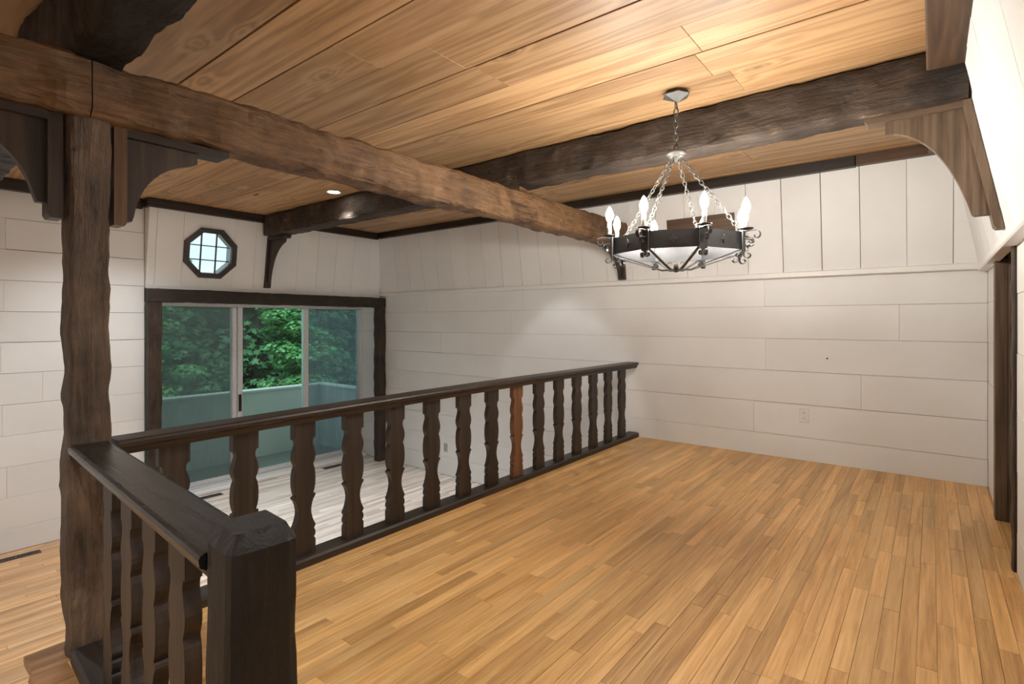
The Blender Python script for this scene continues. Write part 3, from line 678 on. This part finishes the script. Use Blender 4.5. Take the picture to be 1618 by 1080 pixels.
def clip(poly, a, b, c):        # keep a*x+b*y<=c
    out = []
    for i in range(len(poly)):
        p, q = poly[i], poly[(i + 1) % len(poly)]; dp = a * p[0] + b * p[1] - c; dq = a * q[0] + b * q[1] - c
        if dp <= 0: out.append(p)
        if dp * dq < 0: t = dp / (dp - dq); out.append((p[0] + t * (q[0] - p[0]), p[1] + t * (q[1] - p[1])))
    return out
for i in range(3):
    for j in range(3):
        pl = [oc(ai, k) for k in range(8)]
        for a, b, c in ((1, 0, lim[i + 1]), (-1, 0, -lim[i]), (0, 1, lim[j + 1]), (0, -1, -lim[j])): pl = clip(pl, a, b, c)
        MB().prism([wp(OY + p, OT + q, -.068) for p, q in pl], wn * .004).build('pane', GLASSO, w2)

# ------------------------------------------------------------------ chandelier
CHX, CHY = -1.141, 2.952
ch = empty('chandelier'); tag(ch, 'octagonal wrought iron chandelier with eight lit candle bulbs hanging on chains', 'chandelier')
def pol(r_, ang, z): return (CHX + r_ * math.cos(ang), CHY + r_ * math.sin(ang), z)
vs = [pol(.062, k * math.pi / 3, ZC - .0025) for k in range(6)] + [pol(.078, k * math.pi / 3, ZC - .022) for k in range(6)] + [pol(.010, 0, ZC - .062)]
MB().add(vs, [tuple(range(6))] + [(k, k + 6, (k + 1) % 6 + 6, (k + 1) % 6) for k in range(6)] + [(6 + k, 12, 6 + (k + 1) % 6) for k in range(6)]).build('canopy', IRONL, ch)
def chain(p0, p1, mat, name, ll=.034, wl=.020, wire=.0028):
    p0, p1 = Vector(p0), Vector(p1); d = p1 - p0; t = d.normalized(); n = max(2, round(d.length / (ll * .76))); st_ = d.length / n
    a = t.orthogonal().normalized(); b = t.cross(a); m = MB()
    for i in range(n):
        c = p0 + t * (st_ * (i + .5)); e = (a + b).normalized() if i % 2 else (a - b).normalized()
        m.tube([c + t * (ll / 2 * math.cos(q)) + e * (wl / 2 * math.sin(q)) for q in [2 * math.pi * k / 10 for k in range(10)]], wire, 5, True)
    return m.build(name, mat, ch)
chain(pol(0, 0, ZC - .058), pol(0, 0, 2.165), IRONL, 'chain', .044, .026, .0036)
MB().lathe([(.004, .022), (.05, .014), (.056, .006), (.056, -.004), (.046, -.010), (.040, -.016), (.038, -.022), (.012, -.026), (.008, -.045), (.002, -.05)], pol(0, 0, 2.15), 20).build('cap', CHAIN, ch)
R0 = .365; zb0, zb1 = 1.575, 1.667
viewang = math.atan2(-CHY, -CHX)
ANG = [viewang + math.radians(-22.5 - 2 + 45 * k) for k in range(8)]
for k in range(8):
    p, q = pol(R0, ANG[k], 0), pol(R0, ANG[(k + 1) % 8], 0); mid = (ANG[k] + math.pi / 8)
    nx, ny = math.cos(mid) * .005, math.sin(mid) * .005
    MB().prism([(p[0], p[1], zb0), (q[0], q[1], zb0), (q[0], q[1], zb1), (p[0], p[1], zb1)], (nx, ny, 0)).build('band', IRON, ch)
    # small cross ornament
    cxm = (Vector(p) + Vector(q)) / 2 + Vector((nx, ny, 0)); tv = (Vector(q) - Vector(p)).normalized(); nn_ = Vector((math.cos(mid), math.sin(mid), 0)); zz = (zb0 + zb1) / 2
    om = MB()
    for dx, dz in ((1, 0), (-1, 0), (0, 1), (0, -1)):
        c0 = cxm + Vector((0, 0, zz)) ; e1 = tv * dx + Vector((0, 0, dz)); e2 = tv * dz + Vector((0, 0, dx))
        om.prism([c0, c0 + e1 * .011 + e2 * .006, c0 + e1 * .024, c0 + e1 * .011 - e2 * .006], nn_ * .005)
    om.build('cross_ornament', IRONL, ch)
def spiral(c, r0, a0, a1, rv, n=16, shrink=.75):  # in plane (radial rv, z)
    out = []
    for i in range(n + 1):
        t = i / n; a = a0 + (a1 - a0) * t; rr = r0 * (1 - shrink * t); out.append(Vector(c) + rv * (rr * math.cos(a)) + Vector((0, 0, rr * math.sin(a))))
    return out
for k in range(8):
    a = ANG[k]; rv = Vector((math.cos(a), math.sin(a), 0)); tv = Vector((-rv.y, rv.x, 0)); C0 = Vector((CHX, CHY, 0)) + rv * (R0 + .006)
    MB().sweep([C0 + Vector((0, 0, zb0 - .012)), C0 + Vector((0, 0, zb1 + .004))], tv, .038, .007).build('strap', IRON, ch)
    # upper arm scroll carrying the pan, lower scrolls
    top = [C0 + Vector((0, 0, zb1 - .002)), C0 + rv * .03 + Vector((0, 0, zb1 + .004)), C0 + rv * .06 + Vector((0, 0, zb1 + .002))]
    cc = C0 + rv * .062 + Vector((0, 0, zb1 - .024))
    MB().sweep(top + spiral(cc, .026, math.pi / 2 - .1, -math.pi * 1.1, rv), tv, .020, .0032).build('scroll', IRON, ch)
    cc = C0 + rv * .034 + Vector((0, 0, zb0 + .040))
    MB().sweep([C0 + Vector((0, 0, zb0 + .06))] + spiral(cc, .02, math.pi * .6, -math.pi * 1.1, rv), tv, .018, .003).build('scroll', IRON, ch)
    cc = C0 + rv * .022 + Vector((0, 0, zb0 - .030))
    MB().sweep([C0 + Vector((0, 0, zb0 - .005))] + spiral(cc, .024, math.pi * .85, math.pi * 2.5, rv), tv, .018, .003).build('scroll', IRON, ch)
    cc = C0 - rv * .03 + Vector((0, 0, zb0 - .024))
    MB().sweep([C0 + Vector((0, 0, zb0 - .008))] + spiral(cc, .022, .3, -math.pi * 1.4, rv), tv, .018, .003).build('scroll', IRON, ch)
    pc = C0 + rv * .012
    MB().lathe([(.003, 0), (.034, .006), (.037, .011), (.034, .010), (.012, .005), (.012, .012)], (pc.x, pc.y, zb1 + .006), 16).build('drip_pan', IRON, ch)
    cn = MB().lathe([(.0115, 0), (.0115, .070), (.006, .072)], (pc.x, pc.y, zb1 + .014), 12).build('candle_sleeve', CANDLE, ch)
    MB().lathe([(.007, 0), (.011, .007), (.0185, .025), (.0215, .040), (.019, .057), (.0125, .074), (.005, .088), (.001, .093)], (pc.x, pc.y, zb1 + .0855), 12).build('bulb', BULBM, cn)
# lower bars and finial
for k in range(4):
    a = ANG[0] + math.radians(22.5) + k * math.pi / 2 ; rv = Vector((math.cos(a), math.sin(a), 0)); tv = Vector((-rv.y, rv.x, 0)); c = Vector((CHX, CHY, 0))
    for s in (-1, 1):
        o = tv * (.05 * s)
        MB().sweep([c + rv * (R0 * .92) + tv * (.125 * s) + Vector((0, 0, zb0 + .004)), c + rv * .14 + tv * (.055 * s) + Vector((0, 0, 1.512)), c + rv * .08 + tv * (.03 * s) + Vector((0, 0, 1.490)), c + rv * .02 + tv * (.01 * s) + Vector((0, 0, 1.490))], tv, .016, .005).build('lower_bar', IRON, ch)
    MB().sweep([c + rv * .012 + Vector((0, 0, 1.49))] + spiral(c + rv * .03 + Vector((0, 0, 1.52)), .026, -math.pi * .6, math.pi * .9, rv), tv, .022, .003).build('leaf_scroll', CHAIN, ch)
MB().lathe([(.002, 0), (.014, .004), (.018, .012), (.012, .02), (.016, .03), (.006, .045), (.002, .048)], (CHX, CHY, 1.476), 14).build('finial', IRONL, ch)
for k in (0, 2, 4, 6):
    chain(pol(.034, ANG[k], 2.118), pol(R0 - .004, ANG[k], zb1 - .004), CHAIN, 'chain')

# ------------------------------------------------------------------ recessed lights, some added for brightness
def can(x, y, label, watts=0, cone=125, blend=.9):
    r = empty('recessed_light'); tag(r, label, 'ceiling light', 'recessed ceiling lights')
    MB().lathe([(.062, -.002), (.076, -.002), (.078, -.007), (.074, -.011), (.058, -.008), (.058, -.002)], (x, y, ZC), 24).build('trim_ring', PLATE, r)
    MB().lathe([(.001, -.0045), (.056, -.0045), (.057, -.0025), (.001, -.0025)], (x, y, ZC), 24).build('lamp', CANM, r)
    ld = bpy.data.lights.new('spot_lamp', 'SPOT'); ld.energy = watts; ld.spot_size = math.radians(cone); ld.spot_blend = blend; ld.shadow_soft_size = .05; ld.color = (.97, .985, 1.0)
    lo_ = bpy.data.objects.new('spot_lamp', ld); COL.objects.link(lo_); lo_.location = (x, y, ZC - .03); lo_.parent = r
can(-4.71, 3.08, 'round recessed ceiling light in front of the black cross beam', 85, 92, .8)
can(-3.30, 4.45, 'recessed ceiling light close to the far wall, hidden by the long beam', 12, 74, .3)
can(-4.71, .1, 'added fill light in the ceiling over the sunken floor near the camera', 50)  # this lamp and all below it are unseen, added to brighten the room
can(-1.1, -1.3, 'added fill light in the ceiling behind the camera', 50)
can(-1.1, -.1, 'added fill light in the ceiling above the camera, in front of the shaded beam', 55)
can(-4.71, -1.5, 'added fill light in the ceiling over the sunken floor behind the camera', 60)
can(-5.6, 1.62, 'added fill light in the ceiling over the sunken floor behind the long beam', 45)

# ------------------------------------------------------------------ small fittings
def outlet(x, z, mat, label, y=YB):
    r = empty('wall_outlet'); tag(r, label, 'outlet')
    MB().box(x - .036, x + .036, y - .0075, y - .0013, z - .058, z + .058, .003).build('cover_plate', mat, r)
    for dz in (-.026, .026):
        s = MB().box(x - .017, x + .017, y - .0095, y - .0075, z + dz - .017, z + dz + .017, .0015).build('socket', mat, r)
        MB().box(x - .008, x - .005, y - .0101, y - .0095, z + dz - .004, z + dz + .007).box(x + .005, x + .008, y - .0101, y - .0095, z + dz - .004, z + dz + .005).box(x - .002, x + .002, y - .0101, y - .0095, z + dz - .012, z + dz - .008).build('slot', BLACK, s)
outlet(-.861, .387, PLATE, 'white outlet low on the far wall, right of the railing')
outlet(-5.229, -.532, PLATEG, 'grey outlet on the far wall of the sunken room, seen between balusters')
yy = 5.115 - (2.011 - 1.615) * .1534
cp = MB(); n_ = Vector((0, -.9885, -.151)); u_ = Vector((0, -.151, .9885)); c_ = Vector((-4.381, yy, 2.011)) + n_ * .0055
cp.plank(c_ - Vector((.04, 0, 0)) - u_ * .045, (.08, 0, 0), u_ * .09, n_, .0045, .001); tag(cp.build('blank_cover_plate', WHITE), 'blank square plate painted white on the sloped far wall', 'cover plate')
dp = empty('vent_panel'); tag(dp, 'dark rectangular panel on the sloped far wall behind the chandelier', 'panel')
def bp(x, z, n=0.0): return Vector((x, 5.115 - (z - 1.615) * .1534, z)) + n_ * n
MB().prism([bp(-2.03, 2.0, .002), bp(-1.40, 2.0, .002), bp(-1.40, 2.185, .002), bp(-2.03, 2.185, .002)], n_ * .022).build('board', BROWNX, dp)
def vent(x, y, label, lx, ly):
    r = empty('floor_vent'); tag(r, label, 'vent', 'floor vents')
    MB().box(x - lx / 2, x + lx / 2, y - ly / 2, y + ly / 2, ZL + .0006, ZL + .004, .0015).build('frame', VENTB, r)
    n = int(ly / .02)
    for side in (-1, 1):
        m = MB()
        for i in range(n // 2 - 1):
            yy = y + side * (.012 + .02 * i); m.box(x - lx * .36, x + lx * .36, yy, yy + .012 * side, ZL + .0041, ZL + .0046)
        m.build('slot', BLACK, r)
vent(-6.42, .98, 'dark floor vent by the left board wall', .10, .34)
vent(-6.82, 2.75, 'floor vent in front of the sliding door, left one', .10, .32)
vent(-6.82, 4.45, 'floor vent in front of the sliding door, right one', .10, .32)
tag(MB().box(-5.49, -5.40, 2.648, 2.668, ZC - .006, ZC - .0022, .001).build('ceiling_slot', BLACK), 'small black slot in the ceiling near the recessed light', 'slot')
tag(MB().lathe([(.001, 0), (.007, .0), (.006, .003), (.001, .004)], (-.691, 0, 0), 10).build('nail_hole', BLACK), 'small dark nail hole in the far wall', 'hole')
nh = bpy.data.objects['nail_hole']; nh.location = (0, YB - .0012, .885); nh.rotation_euler = (math.pi / 2, 0, 0)

# ------------------------------------------------------------------ outside
bal = empty('balcony'); struct(bal, 'balcony with solid pale parapet outside the sliding door')
MB().box(-8.62, XS - .1, 1.0, 5.42, ZL - .2, ZL - .06).build('deck', DECK, bal)
MB().box(-8.60, -8.46, 1.0, 5.40, ZL - .06, .07).box(-8.46, XS - .12, 5.26, 5.40, ZL - .06, .07).build('parapet', PARA, bal)
MB().box(-8.63, -8.43, 1.0, 5.43, .07, .105, .006).box(-8.43, XS - .12, 5.23, 5.43, .07, .105, .006).build('cap', CAPM, bal)
struct(MB().box(-60, -8.8, -30, 60, -3.6, -3.5).build('ground', GRASS), 'lawn outside below the balcony')
def leaf_cloud(pads, n, size, seed, mat, name, parent):
    rg = np.random.default_rng(seed); base = np.array([(0, -.5), (.16, -.22), (.5, -.18), (.26, .06), (.34, .36), (.10, .26), (0, .6), (-.10, .26), (-.34, .36), (-.26, .06), (-.5, -.18), (-.16, -.22)])
    V = []; R_ = []; per = len(base)
    wts = np.array([p[3] * p[4] * p[5] for p in pads]) ** .7; wts /= wts.sum()
    pk = rg.choice(len(pads), n, p=wts)
    for i in range(n):
        cx, cy, cz, rx, ry, rz = pads[pk[i]]
        d = rg.normal(size=3); d /= np.linalg.norm(d); rad = rg.uniform(.55, 1.0) ** .5
        c = np.array((cx, cy, cz)) + d * np.array((rx, ry, rz)) * rad
        nrm = np.array((d[0] * .6, d[1] * .6, abs(d[2]) + .7)) + rg.normal(size=3) * .35; nrm /= np.linalg.norm(nrm)
        t = np.cross(nrm, rg.normal(size=3)); t /= np.linalg.norm(t); b = np.cross(nrm, t); s = size * rg.uniform(.7, 1.35)
        V.append(c + s * (base[:, :1] * t + base[:, 1:] * b - .25 * np.abs(base[:, :1]) * nrm)); R_.append(rg.random())
    V = np.concatenate(V); me = bpy.data.meshes.new(name)
    me.from_pydata(V.tolist(), [], [list(range(i * per, i * per + per)) for i in range(n)])
    at = me.attributes.new('rnd', 'FLOAT', 'POINT'); at.data.foreach_set('value', np.repeat(np.array(R_, dtype=np.float32), per))
    me.materials.append(mat); o = bpy.data.objects.new(name, me); COL.objects.link(o); o.parent = parent; o['kind'] = 'stuff'; return o
def tree(label, x, y, ztop, zbot, rad, n, size, mat, seed, npads=26):
    t = empty('tree'); tag(t, label, 'tree', 'trees beyond the balcony'); rg = random.Random(seed); pads = []
    for i in range(npads):
        f = i / (npads - 1); z = zbot + (ztop - zbot) * f; rr = rad * (1 - .55 * f ** 2.2); a = rg.uniform(0, 6.283); q = rr * rg.uniform(.1, .6)
        pads.append((x + q * math.cos(a), y + q * math.sin(a), z, rr * rg.uniform(.3, .42), rr * rg.uniform(.3, .42), rr * rg.uniform(.10, .17)))
    leaf_cloud(pads, n, size, seed, mat, 'foliage', t)
    m = MB().tube([(x, y, -3.5), (x + .1, y, -1.5), (x, y + .1, .2), (x, y, ztop - .3)], [.16, .13, .08, .02], 8)
    for i in range(9):
        p = pads[rg.randrange(npads)]; m.tube([(x, y, p[2] - .5), ((x + p[0]) / 2, (y + p[1]) / 2, p[2] - .15), (p[0], p[1], p[2])], [.045, .03, .01], 6)
    m.build('trunk', BARK, t)
tree('bright green layered maple seen through the middle door pane', -12.6, 7.2, 2.25, -1.6, 1.6, 16000, .105, LEAFA, 11, 46)
tree('green tree seen through the left fogged door pane', -12.8, 3.9, 2.25, -2.4, 1.6, 13000, .115, LEAFA, 12, 42)
tree('green tree seen through the right streaked door pane', -12.4, 10.5, 2.3, -2.4, 1.6, 13000, .115, LEAFA, 13, 42)
for k, lb in enumerate(('dark evergreen standing leftmost behind the nearer trees', 'dark evergreen behind the left pane tree', 'dark evergreen behind the layered maple', 'dark evergreen rightmost in the view')):
    tree(lb, -17.6, 1.6 + 4.6 * k, 3.0, -3.2, 2.25, 7000, .24, LEAFB, 20 + k, 40)
hd = empty('hedge'); tag(hd, 'tall dark hedge closing the garden behind all trees', 'hedge')
rg = random.Random(5); leaf_cloud([(-23 + rg.uniform(-.5, .5), rg.uniform(-3, 28), rg.uniform(-3.4, 3.0), 1.0, 1.6, .8) for k in range(150)], 16000, .34, 31, LEAFB, 'foliage', hd)
MB().box(-23.4, -22.9, -3, 28, -3.5, 2.6).build('inner_growth', flat('dark_twigs', (.012, .02, .012), .9), hd)
